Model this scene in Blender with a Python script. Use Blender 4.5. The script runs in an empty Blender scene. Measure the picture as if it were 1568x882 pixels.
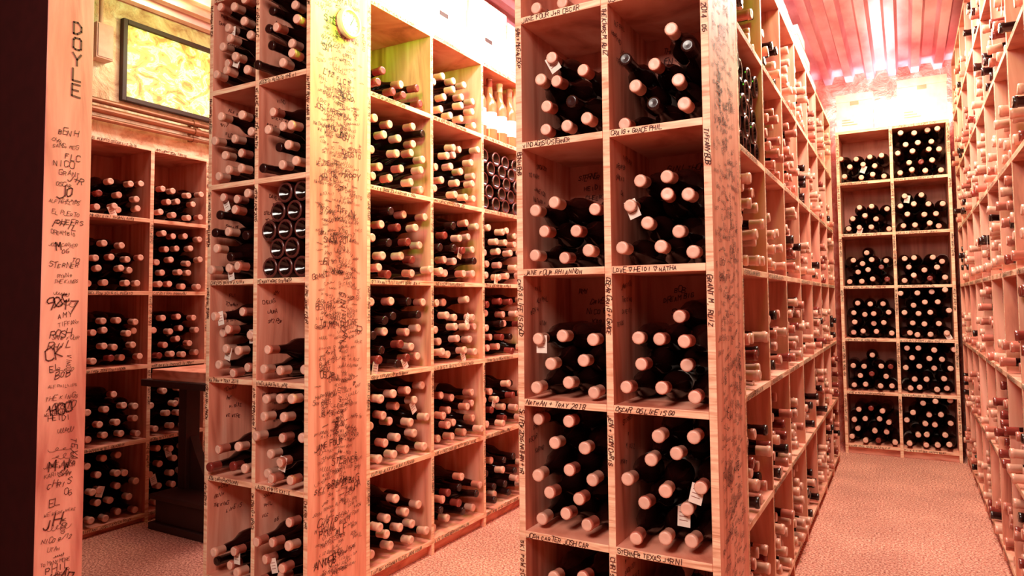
import bpy, math, random
import numpy as np
from mathutils import Vector, Matrix
rng = random.Random(7)
H = 0.97            # eye height
PITCH = 0.332       # shelf pitch
Z0 = 0.05
T = 0.018
bpy.context.scene.view_settings.view_transform = 'Standard'

# ---------------------------------------------------------------- materials
def new_mat(name):
    m = bpy.data.materials.new(name); m.use_nodes = True
    nt = m.node_tree; b = nt.nodes['Principled BSDF']
    return m, nt, b
def ramp(nt, fac, stops):
    r = nt.nodes.new('ShaderNodeValToRGB')
    els = r.color_ramp.elements
    while len(els) < len(stops): els.new(0.5)
    for e, (p, c) in zip(els, stops):
        e.position = p; e.color = (*c, 1)
    nt.links.new(fac, r.inputs['Fac'])
    return r
def coords(nt, scale, rot=(0,0,0)):
    tc = nt.nodes.new('ShaderNodeTexCoord'); mp = nt.nodes.new('ShaderNodeMapping')
    mp.inputs['Scale'].default_value = scale; mp.inputs['Rotation'].default_value = rot
    nt.links.new(tc.outputs['Object'], mp.inputs['Vector'])
    return mp.outputs['Vector']
def noise(nt, vec, scale, detail=4, rough=0.5, dist=0.0):
    n = nt.nodes.new('ShaderNodeTexNoise')
    n.inputs['Scale'].default_value = scale; n.inputs['Detail'].default_value = detail
    n.inputs['Roughness'].default_value = rough; n.inputs['Distortion'].default_value = dist
    nt.links.new(vec, n.inputs['Vector'])
    return n
def bump(nt, b, h, strength, dist=0.01):
    bp = nt.nodes.new('ShaderNodeBump'); bp.inputs['Strength'].default_value = strength
    bp.inputs['Distance'].default_value = dist
    nt.links.new(h, bp.inputs['Height']); nt.links.new(bp.outputs['Normal'], b.inputs['Normal'])
def wood(name, scale, c1, c2, c3, rough=0.55):
    m, nt, b = new_mat(name)
    v = coords(nt, scale)
    n = noise(nt, v, 1.0, 5, 0.55, 1.2)
    v2 = coords(nt, tuple(s*0.30 for s in scale)); n2 = noise(nt, v2, 1.0, 1, 0.4, 0.6)
    ml = nt.nodes.new('ShaderNodeMath'); ml.operation='MULTIPLY'; ml.inputs[1].default_value=75
    nt.links.new(n2.outputs['Fac'], ml.inputs[0])
    sn = nt.nodes.new('ShaderNodeMath'); sn.operation='SINE'; nt.links.new(ml.outputs[0], sn.inputs[0])
    ms = nt.nodes.new('ShaderNodeMath'); ms.operation='MULTIPLY_ADD'; ms.inputs[1].default_value=0.055
    nt.links.new(sn.outputs[0], ms.inputs[0]); nt.links.new(n.outputs['Fac'], ms.inputs[2])
    r = ramp(nt, ms.outputs[0], [(0.30, c1), (0.48, c2), (0.66, c3)])
    nt.links.new(r.outputs['Color'], b.inputs['Base Color'])
    b.inputs['Roughness'].default_value = rough
    bump(nt, b, n.outputs['Fac'], 0.12, 0.002)
    return m
W1, W2, W3 = (0.52,0.135,0.080), (0.79,0.275,0.178), (0.90,0.40,0.28)
M_V = wood('plywood_vertical_grain', (13,13,1.3), W1, W2, W3)
M_H = wood('plywood_horizontal_grain', (5,5,22), W1, W2, W3)
M_E = wood('plywood_edge', (6,6,60), (0.68,0.27,0.15), (0.92,0.50,0.32), (0.96,0.67,0.44))
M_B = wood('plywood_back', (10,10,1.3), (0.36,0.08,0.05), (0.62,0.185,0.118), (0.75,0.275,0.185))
M_JAMB = wood('jamb_wood', (10,10,1.3), (0.44,0.10,0.075), (0.66,0.22,0.165), (0.78,0.31,0.24))
def flat(name, c, rough=0.5, metal=0.0, coat=0.0, spec=None):
    m, nt, b = new_mat(name)
    v = coords(nt, (1,1,1)); n = noise(nt, v, 25, 3)
    d = tuple(x*0.82 for x in c)
    r = ramp(nt, n.outputs['Fac'], [(0.35, d), (0.65, c)])
    nt.links.new(r.outputs['Color'], b.inputs['Base Color'])
    b.inputs['Roughness'].default_value = rough; b.inputs['Metallic'].default_value = metal
    b.inputs['Coat Weight'].default_value = coat
    if spec is not None: b.inputs['Specular IOR Level'].default_value = spec
    return m
M_INK = flat('marker_ink', (0.12,0.020,0.014), 0.6)
M_GLASS = flat('dark_bottle_glass', (0.012,0.0020,0.0016), 0.14)
M_CAPS = [flat('capsule_cream', (0.78,0.36,0.255), 0.3), flat('capsule_pink', (0.55,0.15,0.10), 0.3),
          flat('capsule_red', (0.26,0.035,0.025), 0.25), flat('capsule_black', (0.03,0.006,0.005), 0.25)]
M_CAPEND = flat('capsule_end', (0.90,0.49,0.37), 0.4)
M_LABEL = flat('paper_label', (0.95,0.78,0.68), 0.7)
M_PALE = flat('amber_bottle_glass', (0.42,0.13,0.055), 0.2)
M_DARK = flat('dark_stained_wood', (0.040,0.008,0.006), 0.6)
M_WALLSHADE = flat('shade_colored_boards', (0.026,0.0016,0.0014), 0.9, spec=0.1)  # near-black base colour stands in for shade on the unlit door side
M_WHITE = flat('white_carton', (0.90,0.78,0.73), 0.7)
M_TAPE = flat('carton_tape', (0.60,0.34,0.25), 0.5)
M_METAL = flat('pipe_metal', (0.26,0.09,0.045), 0.4, 0.5)
M_GREY = flat('painted_steel', (0.85,0.72,0.50), 0.4)

# ---------------------------------------------------------------- mesh builder
class MB:
    def __init__(s): s.v=[]; s.f=[]; s.m=[]
    def quad(s, a,b,c,d, mi=0):
        i=len(s.v); s.v += [tuple(a),tuple(b),tuple(c),tuple(d)]; s.f.append((i,i+1,i+2,i+3)); s.m.append(mi)
    def box(s, lo, hi, mi=0, fm=None):
        x0,x1=sorted((lo[0],hi[0])); y0,y1=sorted((lo[1],hi[1])); z0,z1=sorted((lo[2],hi[2]))
        i=len(s.v)
        s.v += [(x0,y0,z0),(x1,y0,z0),(x1,y1,z0),(x0,y1,z0),(x0,y0,z1),(x1,y0,z1),(x1,y1,z1),(x0,y1,z1)]
        fs=[(0,3,2,1),(4,5,6,7),(0,1,5,4),(1,2,6,5),(2,3,7,6),(3,0,4,7)]
        for k,f in enumerate(fs):
            s.f.append(tuple(i+j for j in f)); s.m.append(fm.get(k,mi) if fm else mi)
    def lathe(s, prof, origin, axis, seg=24, mi=0):
        a=Vector(axis).normalized(); t=a.orthogonal().normalized(); u=a.cross(t)
        base=len(s.v); o=Vector(origin)
        for r,z in prof:
            for k in range(seg):
                an=2*math.pi*k/seg
                s.v.append(tuple(o+a*z+t*(r*math.cos(an))+u*(r*math.sin(an))))
        for j in range(len(prof)-1):
            for k in range(seg):
                k2=(k+1)%seg
                s.f.append((base+j*seg+k, base+j*seg+k2, base+(j+1)*seg+k2, base+(j+1)*seg+k)); s.m.append(mi)
    def obj(s, name, mats, bevel=0.0, smooth=False, parent=None):
        me=bpy.data.meshes.new(name); me.from_pydata(s.v,[],s.f)
        for m in mats: me.materials.append(m)
        me.polygons.foreach_set('material_index', s.m)
        if smooth: me.polygons.foreach_set('use_smooth',[True]*len(s.f))
        me.update()
        ob=bpy.data.objects.new(name, me); bpy.context.scene.collection.objects.link(ob)
        if bevel>0:
            md=ob.modifiers.new('bevel','BEVEL'); md.width=bevel; md.segments=2; md.limit_method='ANGLE'
        if parent: ob.parent=parent
        return ob

# ---------------------------------------------------------------- handwriting
FONT={'A':"002640 1232",'B':"000636453403 033342413000",'C':"4536160501103041",'D':"00062644422000",'E':"46060040 0333",
'F':"460600 0333",'G':"45361605011030414323",'H':"0600 4640 0343",'I':"2620",'J':"4641301001",'K':"0600 460340",'L':"060040",
'M':"0006234640",'N':"00064046",'O':"160501103041453616",'P':"00063645443303",'Q':"160501103041453616 2240",
'R':"00063645443303 2340",'S':"4536160504334241301001",'T':"0646 2620",'U':"060110304146",'V':"062046",'W':"0610233046",
'X':"0640 4600",'Y':"062346 2320",'Z':"06460040",'0':"160501103041453616",'1':"152620",'2':"05163645440040",
'3':"0646234241301001",'4':"30360242",'5':"460603334241301001",'6':"360501103041423303",'7':"064610",
'8':"130516364533130210304233",'9':"441304051636454430",'+':"2125 0343",'-':"0343",'/':"0046",'.':"2021",'<':"20041524354420"}
def stroke(mb, P, n, w, pts):
    for a,b in zip(pts[:-1],pts[1:]):
        pa,pb=P(*a),P(*b); d=pb-pa
        if d.length<1e-6: continue
        s=n.cross(d).normalized()*w*0.5; e=d.normalized()*w*0.3
        mb.quad(pa-s-e,pb-s+e,pb+s+e,pa+s-e)
def write(mb, text, O, u, v, size, ang=0.0, w=None, jit=0.07, stack=False):
    O=Vector(O); u=Vector(u); v=Vector(v); n=u.cross(v).normalized()
    ca,sa=math.cos(ang),math.sin(ang)
    uu=u*ca+v*sa; vv=v*ca-u*sa
    w=w or size*0.10
    x=0.0; y=0.0
    slant=rng.uniform(-0.05,0.4); wide=rng.uniform(0.75,1.05)
    if stack: slant=0
    for ch in text:
        if ch in FONT:
            sc=rng.uniform(0.65,1.15); dy=rng.uniform(-0.16,0.16)
            if stack: sc,dy=1.0,0
            def P(a,b,x=x,y=y,sc=sc,dy=dy):
                yy=b*sc+dy
                return O+uu*(size*(x+a*0.62*sc+yy*slant))+vv*(size*(y+yy))+n*0.0007
            for st in FONT[ch].split():
                pts=[((int(st[i])/4.0)+rng.uniform(-jit,jit),(int(st[i+1])/6.0)+rng.uniform(-jit,jit)) for i in range(0,len(st),2)]
                stroke(mb,P,n,w,pts)
        if stack: y-=1.3
        else: x+=(0.83 if ch!=' ' else 0.5)*wide
    return x*size
NAMES=["JOSH CARTER","NATHAN + TRAY 2018","CRAIG + GRACE","GREAT WINE 10-24-17","RHIANNON","JEN + TOM","HAPPY BDAY","ALEX P","KATIE","ANNA B","CHRIS","VINO","SKI POW 2016","BEN H","LAURA","WE WERE HERE","SAM + MEG","M. RUIZ","TIFFANY","DAVE K 09","MARTIN","HEIDI","9/17","CHEERS","LIFE IS GOOD","TO MANY MORE","OSCAR","PHIL","JANE FOUR","SNOW 2014","DREAM BIG","THE KINGS","RYAN <","LOVE <","KARINO","UTAH","TEXAS","BOB","WOOD","LIZ 2015","STERNER","GRANT","AMY","ALF PHILLIPS","GINI THORN","<","J+R","'06","NICO 8/12","EL PUERTO","AGOSTO","M + K <","FLC","ROSH"]
def scribble(mb, O,u,v,L):
    O=Vector(O); u=Vector(u); v=Vector(v); N=u.cross(v).normalized()
    pts=[]; ph=rng.uniform(0,6); turns=rng.randint(3,6); hh=L*rng.uniform(0.06,0.13)
    tilt=rng.uniform(-0.35,0.35)
    amp=[rng.uniform(0.2,1.4) for _ in range(turns+2)]
    for i in range(turns*9):
        t=i/(turns*9-1); a=t*turns*2*math.pi+ph; A=amp[int(t*turns)]
        pts.append((t*L*0.85-0.35*L/turns*math.sin(a)+0.3*hh*math.cos(a), hh*A*math.cos(a)+tilt*t*L*0.5))
    def P(a,b): return O+u*a+v*b+N*0.0007
    stroke(mb,P,N,0.0009,pts)
def fill_writing(mb, O, u, v, W, Hh, count, smin=0.009, smax=0.02, vert=0.08, scr=0.35):
    for i in range(count):
        s=rng.uniform(smin,smax) if rng.random()<0.9 else rng.uniform(smax,smax*1.9)
        t=rng.choice(NAMES)
        if rng.random()<0.4: t=t.split()[0]
        y=Hh*(i+rng.random())/count
        if rng.random()<vert:
            L=len(t)*0.85*s
            if y>L: write(mb,t,Vector(O)+Vector(u)*rng.uniform(0.01,W-0.02)+Vector(v)*y,-Vector(v),u,s,rng.gauss(0,0.03))
            continue
        while len(t)*0.85*s>W*0.93:
            if s>smin*0.8: s*=0.85
            else: t=t[:max(2,int(W*0.9/(0.85*s)))]; break
        tl=len(t)*0.85*s
        span=max(0.002,W-tl-0.008)
        f=((i*0.618034)%1.0)*0.85+rng.random()*0.15
        x=0.004+span*f
        a=rng.gauss(0,0.15)
        p=Vector(O)+Vector(u)*x+Vector(v)*y
        if rng.random()<scr:
            L=min(W*0.6,rng.uniform(0.025,0.07)); xx=0.010+max(0.004,W-L-0.02)*f
            scribble(mb,Vector(O)+Vector(u)*xx+Vector(v)*y,u,v,L)
        elif (W-tl)>0.004: write(mb,t,p,u,v,s,a if tl<W*0.6 else a*0.3)

# ---------------------------------------------------------------- bottles
PROF=[(0.0,0.028),(0.016,0.022),(0.026,0.002),(0.031,0.0),(0.0345,0.004),(0.0352,0.012),(0.0352,0.055),(0.0352,0.135),(0.0352,0.165),
      (0.032,0.183),(0.0230,0.200),(0.0160,0.217),(0.0138,0.258),(0.0144,0.259),(0.0142,0.287),(0.0158,0.289),(0.0158,0.297),(0.0142,0.300),(0.0100,0.300),(0.0,0.299)]
SEG=14
prof=np.array(PROF); ang=np.arange(SEG)*2*np.pi/SEG
TV=np.stack([np.outer(prof[:,0],np.cos(ang)),np.outer(prof[:,0],np.sin(ang)),np.repeat(prof[:,1][:,None],SEG,1)],-1).reshape(-1,3)
TF=[];TM=[]
for j in range(len(PROF)-1):
    for k in range(SEG):
        k2=(k+1)%SEG; TF.append((j*SEG+k,j*SEG+k2,(j+1)*SEG+k2,(j+1)*SEG+k))
        TM.append(0 if j<12 else (1 if j<17 else 2))
        if j==6: TM[-1]=3
        if j in (2,3): TM[-1]=4
TF=np.array(TF);TM=np.array(TM)
M_RIM=flat('bottle_base_rim',(0.11,0.025,0.02),0.25)
BM=[M_GLASS]+M_CAPS+[M_CAPEND,M_LABEL,M_PALE,M_RIM]
class Bottles:
    def __init__(s): s.t=[]; s.tags=MB()
    def add(s, pos, axis, scale=1.0, pale=False, capw=None):
        a=Vector(axis).normalized(); t=a.orthogonal().normalized(); u=a.cross(t)
        c=rng.choices([0,1,2,3],capw or (0.40,0.30,0.14,0.16))[0]
        s.t.append((np.array([t,u,a]),np.array(pos),scale,c,rng.random()<0.35,pale))
    def tag(s,p,n,u):
        p=Vector(p); n=Vector(n); u=Vector(u); z=Vector((0,0,1))
        a=rng.uniform(-0.5,0.5); uu=u*math.cos(a)+z*math.sin(a); vv=z*math.cos(a)-u*math.sin(a)
        w=0.015; h=0.040; q=p+n*0.004
        s.tags.quad(q-uu*w-vv*h,q+uu*w-vv*h,q+uu*w+vv*0.006,q-uu*w+vv*0.006,0)
        for k in range(3):
            zz=-0.008-0.009*k
            s.tags.quad(q+n*0.0006-uu*w*0.7+vv*zz,q+n*0.0006+uu*w*0.6+vv*zz,q+n*0.0006+uu*w*0.6+vv*(zz+0.0014),q+n*0.0006-uu*w*0.7+vv*(zz+0.0014),1)
    def obj(s,name):
        n=len(s.t); nv=len(TV); nf=len(TF)
        V=np.zeros((n,nv,3)); F=np.zeros((n,nf,4),dtype=np.int64); Mx=np.zeros((n,nf),dtype=np.int32)
        for i,(R,p,sc,c,lab,pale) in enumerate(s.t):
            V[i]=(TV*sc)@R+p; F[i]=TF+i*nv
            g=7 if pale else 0
            lut=np.array([g,1+c,5 if c<2 else 1+c,6 if (lab or pale) else g,7 if pale else 8])
            Mx[i]=lut[TM]
        V=V.reshape(-1,3); F=F.reshape(-1,4)
        tv=np.array(s.tags.v) if s.tags.v else np.zeros((0,3))
        tf=np.array(s.tags.f)+len(V) if s.tags.f else np.zeros((0,4),dtype=np.int64)
        tm=np.array([6 if k==0 else 3 for k in s.tags.m],dtype=np.int32)
        AV=np.vstack([V,tv]); AF=np.vstack([F,tf]); AM=np.concatenate([Mx.reshape(-1),tm]).astype(np.int32)
        me=bpy.data.meshes.new(name)
        me.vertices.add(len(AV)); me.vertices.foreach_set('co',AV.reshape(-1).astype(np.float32))
        me.loops.add(len(AF)*4); me.loops.foreach_set('vertex_index',AF.reshape(-1).astype(np.int32))
        me.polygons.add(len(AF)); me.polygons.foreach_set('loop_start',np.arange(len(AF),dtype=np.int32)*4)
        for m in BM: me.materials.append(m)
        me.polygons.foreach_set('material_index',AM)
        me.polygons.foreach_set('use_smooth',np.ones(len(AF),dtype=bool))
        me.update(calc_edges=True); me.validate()
        ob=bpy.data.objects.new(name,me); bpy.context.scene.collection.objects.link(ob)
        return ob

def fill(B, o, u, n, w, z, rows, ncol, style='neck', out=0.005, partial=None, capw=None, tagp=0.03):
    """o: inner left corner on the front plane, u along face, n outward normal"""
    u=Vector(u); n=Vector(n); o=Vector(o); r=0.0355
    if style=='none' or rows==0: return
    if style=='upright':
        k=int(w/0.08)
        for d in (0.05,0.13,0.21):
            for i in range(k):
                B.add(o+u*(0.04+i*(w-0.08)/(k-1))-n*d+Vector((0,0,z)),(0,0,1),1.0,pale=True)
        return
    p=(w-2*r-0.002)/(ncol-1)
    sc=1.0
    if p<2*r: r=p/2; sc=r/0.0355
    rise=math.sqrt(max((2*r)**2-(p/2)**2,0.0015))
    pal=None
    if capw is None and rng.random()<0.5:   # a case of the same wine
        pal=rng.choices([(0.9,0.1,0,0),(0.1,0.9,0,0),(0,0.2,0.8,0),(0.3,0,0,0.7)],(0.5,0.25,0.09,0.16))[0]
    for j in range(rows):
        m=ncol if j%2==0 else ncol-1
        off=r+0.001+(0 if j%2==0 else p/2)
        idx=list(range(m))
        if j==rows-1 and partial is not None:
            rng.shuffle(idx); idx=idx[:partial]
        elif j==rows-1 and j>0 and rng.random()<0.5:
            idx=idx[rng.randint(0,1):m-rng.randint(0,1)] or idx
        for i in idx:
            q=o+u*(off+i*p)+Vector((0,0,z+r+j*rise))
            tip=out+rng.uniform(-0.038,0.014)
            if style=='neck':
                ax=n+u*rng.gauss(0,0.05)+Vector((0,0,rng.gauss(0.0,0.038)))
                mid=q+n*(tip-0.2*sc)
                B.add(mid-ax.normalized()*0.1*sc,ax,sc,capw=capw or pal)
                if rng.random()<tagp: B.tag(q+n*(tip-0.02),n,u)
            else:
                B.add(q-n*0.015+n*rng.uniform(-0.006,0.006),-n,sc)

# ---------------------------------------------------------------- racks
MATS=[M_V,M_H,M_E,M_B]
def face_idx(n):
    if n[1]<-0.5: return 2
    if n[0]>0.5: return 3
    if n[1]>0.5: return 4
    return 5
def unit(mb, ink, o, u, n, cols, rows, depth, z0=Z0, write_edges=True, backwrite=0.0):
    """rack of pigeonholes.  o=(x,y) left end of front plane"""
    u=Vector((u[0],u[1],0)); n=Vector((n[0],n[1],0)); o=Vector((o[0],o[1],0)); Z=Vector((0,0,1))
    fid=face_idx(n); W=sum(cols); top=z0+rows*PITCH
    xs=[0]
    for c in cols: xs.append(xs[-1]+c)
    for k,x in enumerate(xs):
        a=x-T/2; b=x+T/2
        if k==0: a,b=0,T
        if k==len(xs)-1: a,b=x-T,x
        mb.box(o+u*a, o+u*b-n*depth+Z*(top+T/2), 0, {fid:2})
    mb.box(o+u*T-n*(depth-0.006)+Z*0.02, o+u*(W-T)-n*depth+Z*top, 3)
    for r in range(rows+1):
        z=z0+r*PITCH
        for k in range(len(cols)):
            a=xs[k]+(T if k==0 else T/2); b=xs[k+1]-(T if k==len(cols)-1 else T/2)
            mb.box(o+u*a+n*0.001+Z*(z-T/2), o+u*b-n*(depth-0.006)+Z*(z+T/2), 1, {fid:2})
            if write_edges and rng.random()<0.85:
                t=rng.choice(NAMES); s=0.0115
                while len(t)*0.85*s<(b-a)*0.75 : t=t+" "+rng.choice(NAMES)
                t=t[:int((b-a)*0.93/(0.88*s))]
                write(ink,t,o+u*(a+0.004)+n*0.0012+Z*(z-0.006),u,Z,s,0,w=0.0017)
            if backwrite and r<rows and rng.random()<backwrite:
                for q in range(4):
                    write(ink,rng.choice(NAMES)[:9],o+u*(a+0.02+rng.random()*0.05)-n*(depth-0.0075)+Z*(z+0.28-0.03*q),u,Z,0.015,rng.gauss(0,0.08),w=0.0019)
                for q in range(4):
                    write(ink,rng.choice(NAMES)[:8],o+u*(a+0.0003)-n*(0.02+rng.random()*0.07)+Z*(z+0.285-0.03*q),-n,Z,0.012,rng.gauss(0,0.1),w=0.0015)
    mb.box(o+u*T-n*0.02, o+u*(W-T)-n*0.035+Z*(z0-T/2), 1)
    if write_edges:
        for k,x in enumerate(xs):
            a=min(max(x-T/2,0),W-T)
            for r in range(rows):
                if rng.random()<0.88:
                    t=rng.choice(NAMES)+" "+rng.choice(NAMES)
                    write(ink,t[:24],o+u*(a+0.004)+n*0.0012+Z*(z0+r*PITCH+0.315),-Z,u,0.0115,0,w=0.0017)
    return xs,top
def inner(xs,k,ncols):
    a=xs[k]+(T if k==0 else T/2); b=xs[k+1]-(T if k==ncols-1 else T/2)
    return a,b-a
FLO=T/2

def island(x_left, x_right, y_front, D, end_styles, long_styles, colw, ncl, eout, nwrite):
    mb=MB(); ink=MB(); B=Bottles()
    W=x_right-x_left
    cols=[W/2,W/2]
    xs,top=unit(mb,ink,(x_left,y_front),(1,0),(0,-1),cols,6,D,backwrite=0.75)
    for (k,r),(rows,style,part) in end_styles.items():
        a,w=inner(xs,k,2)
        cp=rng.choice([(0.75,0.2,0,0.05),(0.6,0.2,0,0.2),(0.3,0.65,0.05,0),(0.4,0.4,0.15,0.05)])
        fill(B,(x_left+a,y_front,0),(1,0,0),(0,-1,0),w,Z0+r*PITCH+FLO,rows,3,style,partial=part,out=eout,capw=cp,tagp=0.08)
    nl=ncl; cols=[colw]*nl
    yl=y_front+D
    xs,top=unit(mb,ink,(x_right,yl),(0,1),(1,0),cols,6,0.31)
    for k in range(nl):
        for r in range(6):
            a,w=inner(xs,k,nl)
            rows,style,nc=long_styles(k,r)
            fill(B,(x_right,yl+a,0),(0,1,0),(1,0,0),w,Z0+r*PITCH+FLO,rows,nc,style,out=0.006)
    yE=yl+colw*nl
    mb.box((x_left,yl,0.0),(x_left+T,yE,top),0)
    mb.box((x_left+T,yE-T,0.0),(x_right-0.31,yE,top),0)
    mb.box((x_left,yl+0.001,top-T/2),(x_right-0.31,yE,top+T/2),1)
    fill_writing(ink,(x_right+0.0003,y_front+0.004,0.10),(0,1,0),(0,0,1),D-0.006,1.92,nwrite,0.006,0.0135)
    rk=mb.obj('wine_rack',MATS,bevel=0.0012)
    ik=ink.obj('handwritten_signatures',[M_INK],parent=rk)
    bt=B.obj('wine_bottles')
    return rk,bt,top,yE

esA={(0,5):(5,'neck',None),(1,5):(5,'neck',None),(0,4):(4,'neck',None),(1,4):(4,'neck',1),(0,3):(5,'neck',None),(1,3):(5,'base',None),
     (0,2):(4,'neck',2),(1,2):(2,'neck',1),(0,1):(2,'neck',2),(1,1):(5,'neck',None),(0,0):(2,'neck',2),(1,0):(4,'neck',None)}
def lsA(k,r):
    if r==5: return [(2,'neck',4),(4,'neck',4),(1,'upright',4)][k] if k<3 else (3,'neck',4)
    if r==4: return (5,'neck',4) if k!=2 else (5,'base',4)
    return {3:(5,'neck',4),2:(5,'neck',4),1:(4 if k else 5,'neck',4),0:(4,'neck',4)}[r]
XA0,XA1,YF=-2.105,-1.612,1.54
rA,bA,top,yEA=island(XA0,XA1,YF,0.265,esA,lsA,0.378,5,0.022,430)
esB={(0,5):(1,'neck',2),(1,5):(1,'neck',1),(0,4):(4,'neck',1),(1,4):(4,'neck',1),(0,3):(3,'neck',None),(1,3):(4,'neck',2),
     (0,2):(3,'neck',3),(1,2):(4,'neck',1),(0,1):(5,'neck',None),(1,1):(5,'neck',2),(0,0):(4,'neck',2),(1,0):(4,'neck',None)}
def lsB(k,r):
    if r==4 and k==0: return (5,'base',4)
    return (rng.choice([3,4,4,5]),'neck',4)
XB0,XB1=-0.874,-0.369
rB,bB,top,yEB=island(XB0,XB1,1.553,0.30,esB,lsB,0.39,7,0.004,440)

# back rack
YB=4.86
mb=MB(); ink=MB(); B=Bottles()
cols=[0.312,0.312]; x0=-0.36
xs,_=unit(mb,ink,(x0,YB),(1,0),(0,-1),cols,6,0.31)
for k in range(2):
    for r in range(6):
        a,w=inner(xs,k,2); fill(B,(x0+a,YB,0),(1,0,0),(0,-1,0),w,Z0+r*PITCH+FLO,rng.choice([3,4,4,5]),4,capw=(0.75,0.2,0.05,0),out=0.0)
rk=mb.obj('wine_rack',MATS,bevel=0.0012); ink.obj('handwritten_signatures',[M_INK],parent=rk); B.obj('wine_bottles')

# right rack, face towards -X
XR=0.285
mb=MB(); ink=MB(); B=Bottles()
n=9; y1=YB-0.01
xs,topR=unit(mb,ink,(XR,y1),(0,-1),(-1,0),[0.34]*n,7,0.31)
for k in range(n):
    for r in range(7):
        a,w=inner(xs,k,n); fill(B,(XR,y1-a,0),(0,-1,0),(-1,0,0),w,Z0+r*PITCH+FLO,rng.choice([2,3,3,4,5]),4,out=0.010)
rk=mb.obj('wine_rack',MATS,bevel=0.0012); ink.obj('handwritten_signatures',[M_INK],parent=rk); B.obj('wine_bottles')

# left wall rack C, faces +X
XC=-2.995
mb=MB(); ink=MB(); B=Bottles()
cw=0.29; yc=1.03; n=9
xs,_=unit(mb,ink,(XC,yc),(0,1),(1,0),[cw]*n,5,0.31,z0=0.03)
for k in range(n):
    for r in range(5):
        a,w=inner(xs,k,n); fill(B,(XC,yc+a,0),(0,1,0),(1,0,0),w,0.03+r*PITCH+FLO,rng.choice([4,4,5]) if r<4 else 3,4,capw=(0.7,0.25,0.05,0))
rk=mb.obj('wine_rack',MATS,bevel=0.0012); ink.obj('handwritten_signatures',[M_INK],parent=rk); B.obj('wine_bottles')

# ---------------------------------------------------------------- room shell
XL,XRW,YW0,YW1,ZC=-3.33,0.62,0.85,5.22,2.47
def stone(name,c1,c2,c3):
    m,nt,b=new_mat(name)
    v=coords(nt,(1,1,1)); n1=noise(nt,v,9,8,0.65,0.6)
    r=ramp(nt,n1.outputs['Fac'],[(0.3,c1),(0.5,c2),(0.68,c3)])
    nt.links.new(r.outputs['Color'],b.inputs['Base Color']); b.inputs['Roughness'].default_value=0.9
    bump(nt,b,n1.outputs['Fac'],0.9,0.04)
    return m
M_ST=stone('rough_stone_wall',(0.48,0.16,0.09),(0.82,0.56,0.36),(0.94,0.83,0.64))
M_ST2=stone('rough_stone_back',(0.42,0.08,0.06),(0.72,0.27,0.20),(0.92,0.62,0.53))
def carpet():
    m,nt,b=new_mat('speckled_carpet')
    v=coords(nt,(1,1,1)); n1=noise(nt,v,130,2,0.75); n2=noise(nt,v,3,3)
    r=ramp(nt,n1.outputs['Fac'],[(0.36,(0.24,0.055,0.04)),(0.5,(0.66,0.23,0.16)),(0.62,(0.95,0.48,0.36))])
    r2=ramp(nt,n2.outputs['Fac'],[(0.35,(0.78,0.75,0.75)),(0.65,(1,1,1))])
    mx=nt.nodes.new('ShaderNodeMix'); mx.data_type='RGBA'; mx.blend_type='MULTIPLY'; mx.inputs[0].default_value=1
    nt.links.new(r.outputs['Color'],mx.inputs[6]); nt.links.new(r2.outputs['Color'],mx.inputs[7])
    nt.links.new(mx.outputs[2],b.inputs['Base Color']); b.inputs['Roughness'].default_value=0.95
    bump(nt,b,n1.outputs['Fac'],0.6,0.004)
    return m
mb=MB(); mb.box((XL-0.1,-1.5,-0.1),(XRW+0.6,YW1+0.1,0)); mb.obj('floor',[carpet()])
mb=MB(); mb.box((XL-0.1,YW0,0),(XL,YW1,ZC+0.1)); mb.obj('wall_left',[M_ST])
mb=MB(); mb.box((XL-0.1,YW1,0),(XRW+0.1,YW1+0.1,ZC+0.1)); mb.obj('wall_back',[M_ST2])
mb=MB(); mb.box((XRW,YW0,0),(XRW+0.1,YW1,ZC+0.1)); mb.obj('wall_right',[M_ST2])
XJ=-1.76
mb=MB(); mb.box((XL-0.1,YW0,0),(XJ-0.03,YW0+0.09,ZC+0.1)); mb.obj('wall_front',[M_WALLSHADE])
mb=MB(); mb.box((XJ-0.03,YW0-0.004,0),(XJ,YW0+0.105,ZC),0,{2:1}); jb=mb.obj('door_jamb',[M_JAMB,M_WALLSHADE],bevel=0.003)  # front face of the jamb gets the painted-in shade colour
ink=MB()
write(ink,"DOYLE",(XJ+0.0004,YW0+0.055,H+0.672),(0,1,0),(0,0,1),0.030,0,w=0.0045,stack=True,jit=0.04)
jo=(XJ+0.0003,YW0+0.004,0.2)
fill_writing(ink,jo,(0,1,0),(0,0,1),0.098,1.20,62,0.009,0.018,vert=0.06,scr=0.25)
for k,t in enumerate(["KAR","JH","M.W","HOO","CK","OC","M","JO"]):
    write(ink,t,(XJ+0.0003,YW0+0.012+rng.random()*0.02,0.32+k*0.13),(0,1,0),(0,0,1),0.026,rng.gauss(0.1,0.3),w=0.003)
ink.obj('handwritten_signatures',[M_INK],parent=jb)

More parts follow.
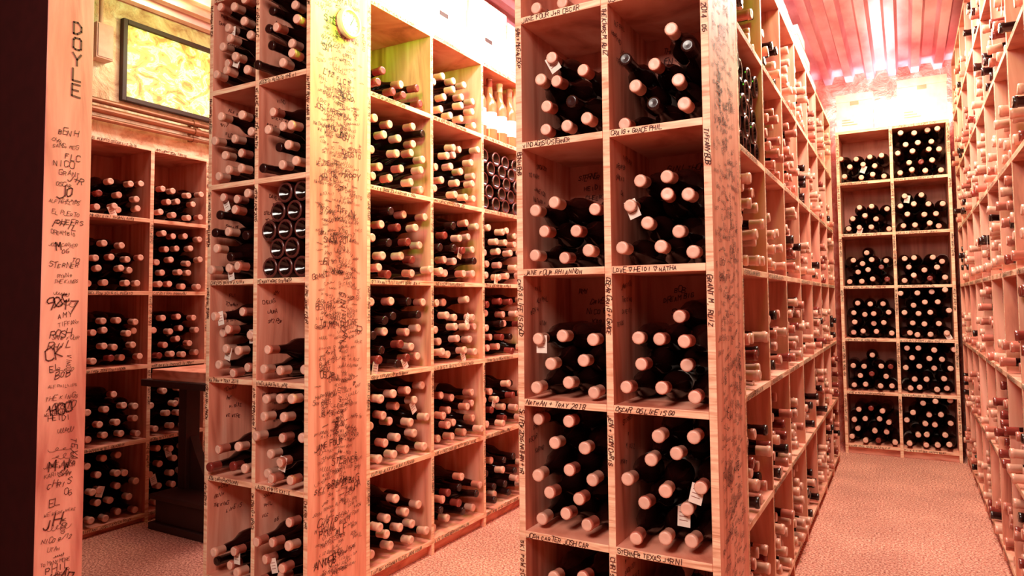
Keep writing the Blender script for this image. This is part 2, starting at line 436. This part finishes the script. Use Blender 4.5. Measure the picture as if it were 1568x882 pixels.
m,nt,b=new_mat('corrugated_metal')
v=coords(nt,(2,0.8,2)); n1=noise(nt,v,3,5)
r=ramp(nt,n1.outputs['Fac'],[(0.35,(0.60,0.18,0.22)),(0.6,(0.88,0.54,0.60))])
nt.links.new(r.outputs['Color'],b.inputs['Base Color']); b.inputs['Metallic'].default_value=0.45; b.inputs['Roughness'].default_value=0.35
mb=MB(); x=XL-0.1; per=0.13; pr=[]
while x<XRW+0.1:
    pr += [(x,0),(x+0.045,0),(x+0.06,0.05),(x+0.115,0.05)]; x+=per
pr.append((x,0))
for (xa,za),(xb,zb) in zip(pr[:-1],pr[1:]):
    mb.quad((xa,YW0,ZC+za),(xa,YW1+0.05,ZC+za),(xb,YW1+0.05,ZC+zb),(xb,YW0,ZC+zb))
mb.quad((XL-0.1,YW0,ZC+0.08),(XRW+0.1,YW0,ZC+0.08),(XRW+0.1,YW1+0.05,ZC+0.08),(XL-0.1,YW1+0.05,ZC+0.08))
mb.obj('ceiling',[m])

# ---------------------------------------------------------------- cartons on the racks
def carton(name,lo,hi):
    mb=MB(); mb.box(lo,hi,0)
    x0,y0,z0=lo; x1,y1,z1=hi; cx=(x0+x1)/2; cy=(y0+y1)/2
    e=0.0015
    mb.box((cx-0.025,y0-e,z1-0.07),(cx+0.025,y1+e,z1+e),1)
    mb.box((x0-0.003,y0-0.003,z1-0.045),(x1+0.003,cy-0.002,z1+0.003),0)
    mb.box((x0-0.003,cy+0.002,z1-0.045),(x1+0.003,y1+0.003,z1+0.003),0)
    mb.box((x1+0.0005,cy-0.03,z0+0.13),(x1+0.002,cy+0.03,z0+0.148),2)
    for k in range(3):
        mb.box((x1+0.0005,y0+0.03,z0+0.03+0.014*k),(x1+0.0012,y0+0.11-0.02*k,z0+0.036+0.014*k),1)
        mb.box((x0+0.03,y0-0.0012,z0+0.04+0.016*k),(x0+0.12-0.02*k,y0-0.0005,z0+0.047+0.016*k),1)
    return mb.obj(name,[M_WHITE,M_TAPE,M_DARK],bevel=0.003)
zt=Z0+6*PITCH+T/2+0.001
y=YF+0.32
while y<yEA-0.3:
    d=rng.uniform(0.24,0.34); carton('wine_carton',(XA1-0.33+rng.uniform(-.02,.0),y,zt),(XA1-0.03-rng.uniform(0,0.02),y+d,zt+rng.uniform(0.24,0.33))); y+=d+0.02
y=YF+0.9
while y<yEB-0.3:
    d=rng.uniform(0.24,0.34); carton('wine_carton',(XB1-0.30,y,zt),(XB1-0.04+rng.uniform(-.03,0),y+d,zt+rng.uniform(0.2,0.30))); y+=d+0.03
carton('wine_carton',(-0.35,YB+0.03,zt),(-0.14,YB+0.26,zt+0.24))
carton('wine_carton',(0.0,YB+0.02,zt),(0.26,YB+0.26,zt+0.28))

# ---------------------------------------------------------------- gauge
g=MB(); gp=(XA1+0.0022,1.70,H+0.945)
g.lathe([(0.0,0.0),(0.048,0.0),(0.050,0.006),(0.050,0.018),(0.046,0.023),(0.041,0.023),(0.039,0.017)],gp,(1,0,0),40,0)
g.lathe([(0.0405,0.016),(0.0,0.016)],gp,(1,0,0),40,1)
for i in range(12):
    a=i*math.pi/6; c,s=math.cos(a),math.sin(a); xx=gp[0]+0.0165
    p=[Vector((xx,gp[1]+c*r-s*w,gp[2]+s*r+c*w)) for r,w in ((0.029,-0.001),(0.036,-0.001),(0.036,0.001),(0.029,0.001))]
    g.quad(*p,2)
p=[Vector((gp[0]+0.017,gp[1]+dy,gp[2]+dz)) for dy,dz in ((-0.002,-0.008),(0.002,-0.008),(0.018,0.022),(0.016,0.023))]
g.quad(*p,2)
g.obj('thermometer_gauge',[M_GREY,M_WHITE,M_DARK])

# ---------------------------------------------------------------- painting, pipes, junction box
m,nt,b=new_mat('painting_canvas')
v=coords(nt,(1,1,1.4)); n1=noise(nt,v,9,5,0.62,1.5)
r=ramp(nt,n1.outputs['Fac'],[(0.38,(0.48,0.26,0.07)),(0.46,(0.62,0.58,0.16)),(0.53,(0.74,0.76,0.28)),(0.56,(0.93,0.92,0.80)),(0.66,(0.70,0.70,0.26))])
nt.links.new(r.outputs['Color'],b.inputs['Base Color']); b.inputs['Roughness'].default_value=0.5
mb=MB(); ya,yb,za,zb=1.93,2.80,H+1.01,H+1.42; xw=XL+0.001
fw=0.022
mb.box((xw,ya,za),(xw+0.03,ya+fw,zb),1); mb.box((xw,yb-fw,za),(xw+0.03,yb,zb),1)
mb.box((xw,ya+fw,za),(xw+0.03,yb-fw,za+fw),1); mb.box((xw,ya+fw,zb-fw),(xw+0.03,yb-fw,zb),1)
mb.box((xw,ya+fw,za+fw),(xw+0.012,yb-fw,zb-fw),0)
mb.obj('framed_painting',[m,M_DARK],bevel=0.002)
def pipe(name,z,x,r):
    mb=MB(); mb.lathe([(0,0),(r,0),(r,YW1-YW0-0.2),(0,YW1-YW0-0.2)],(x,YW0+0.12,z),(0,1,0),14)
    for y in (1.4,2.3,3.2,4.1):
        mb.lathe([(r,0),(r*1.35,0.0),(r*1.35,0.03),(r,0.03)],(x,y,z),(0,1,0),14)
        mb.box((XL,y+0.005,z-0.006),(x,y+0.025,z+0.006))
    return mb.obj(name,[M_METAL])
pipe('wall_pipe',H+0.97,XL+0.05,0.014); pipe('wall_pipe',H+0.925,XL+0.06,0.017); pipe('wall_pipe',H+0.885,XL+0.05,0.011)
mb=MB(); mb.box((XL+0.001,1.78,H+1.17),(XL+0.07,1.86,H+1.34),0); mb.box((XL+0.07,1.786,H+1.176),(XL+0.074,1.854,H+1.334),0)
mb.lathe([(0.01,0),(0.01,0.16)],(XL+0.03,1.82,H+1.34),(0,0,1),12)
mb.obj('junction_box',[M_TAPE],bevel=0.003)

# ---------------------------------------------------------------- pedestal table
mb=MB(); cx,cy=-2.69,2.0
mb.box((cx-0.20,cy-0.16,0.0),(cx+0.19,cy+0.16,0.03),0)
mb.box((cx-0.18,cy-0.14,0.03),(cx+0.17,cy+0.14,0.13),0)
mb.box((cx-0.20,cy-0.16,0.13),(cx+0.19,cy+0.16,0.15),0)
mb.box((cx-0.175,cy-0.04,0.15),(cx-0.12,cy+0.03,0.62),0)
pr=[(0.00,0.15),(-0.01,0.20),(-0.04,0.25),(-0.08,0.31),(-0.115,0.38)]
for (xa,za),(xb,zb) in zip(pr[:-1],pr[1:]):
    X0=cx-0.12
    for yy in (cy-0.02,cy+0.02):
        mb.quad((X0,yy,za),(cx+xa,yy,za),(cx+xb,yy,zb),(X0,yy,zb),0)
    mb.quad((cx+xa,cy-0.02,za),(cx+xa,cy+0.02,za),(cx+xb,cy+0.02,zb),(cx+xb,cy-0.02,zb),0)
mb.box((cx-0.255,cy-0.17,0.615),(cx+0.20,cy+0.15,0.645),0)
mb.box((cx-0.19,cy-0.16,0.645),(cx+0.18,cy+0.13,0.69),1)
mb.obj('pedestal_table',[M_DARK,M_H],bevel=0.003)

# ---------------------------------------------------------------- lights
def area(name,loc,size,power,color,rot=(0,0,0)):
    l=bpy.data.lights.new(name,'AREA'); l.shape='RECTANGLE'; l.size=size[0]; l.size_y=size[1]; l.energy=power; l.color=color
    o=bpy.data.objects.new(name,l); o.location=loc; o.rotation_euler=rot; bpy.context.scene.collection.objects.link(o); return o
WARM=(1.0,0.89,0.79)
area('aisle_light_middle',(-1.15,2.5,2.43),(0.2,1.2),54,WARM)
area('aisle_light_right',(-0.04,2.9,2.42),(0.25,1.3),60,WARM)
area('aisle_light_far',(-0.04,4.3,2.40),(0.25,0.6),20,(0.92,1.0,0.60))
area('aisle_light_left',(-2.55,2.3,2.42),(0.3,1.3),26,WARM)
area('front_fill',(-0.6,-0.5,2.35),(0.8,0.8),68,WARM,(math.radians(48),0,math.radians(8)))  # added fill behind the camera for the rack end faces, no fixture
UP=(math.pi,0,0)
area('ceiling_fill_center',(-0.79,3.5,2.10),(0.10,1.8),26,(1.0,0.84,0.90),UP)  # added fill hidden behind the cartons, brightens the ceiling
area('ceiling_fill_left',(-2.03,2.8,2.10),(0.10,1.6),10,WARM,UP)  # same added fill above the left island, out of sight
area('back_wall_fill',(-0.05,5.17,2.10),(0.6,0.06),14,(1.0,0.85,0.88),UP)  # added fill hidden behind the back rack, brightens wall and ceiling
def point(name,loc,e,c):
    l=bpy.data.lights.new(name,'POINT'); l.energy=e; l.color=c; l.shadow_soft_size=0.05
    o=bpy.data.objects.new(name,l); o.location=loc; bpy.context.scene.collection.objects.link(o)
point('green_fill',(-1.27,1.69,2.02),24,(0.05,1.0,0.02))  # added point light without fixture, tints the left island panel yellow-green
point('green_fill_right',(-0.14,1.72,2.22),8,(0.15,1.0,0.05))  # added green tint for the top of the center island panel
point('green_wall_fill',(-2.9,2.2,2.40),7,(0.7,1.0,0.3))  # added yellow-green tint for the upper left wall, no fixture
w=bpy.data.worlds.new('world'); bpy.context.scene.world=w; w.use_nodes=True
bg=w.node_tree.nodes['Background']; bg.inputs[0].default_value=(0.9,0.25,0.16,1); bg.inputs[1].default_value=0.2

# ---------------------------------------------------------------- camera
cam=bpy.data.cameras.new('camera'); co=bpy.data.objects.new('camera',cam); bpy.context.scene.collection.objects.link(co)
yaw=math.radians(29.8); pit=math.radians(2.9); roll=math.radians(0.5)
F0=Vector((-math.sin(yaw),math.cos(yaw),0)); R0=Vector((math.cos(yaw),math.sin(yaw),0))
F=F0*math.cos(pit)+Vector((0,0,1))*math.sin(pit); U=R0.cross(F)
R=R0*math.cos(roll)-U*math.sin(roll); U2=R.cross(F)
Mx=Matrix((R,U2,-F)).transposed().to_4x4(); Mx.translation=(0,0,H)
co.matrix_world=Mx
cam.sensor_width=36; cam.lens=24.1; cam.shift_y=-0.02; cam.clip_start=0.02
bpy.context.scene.camera=co
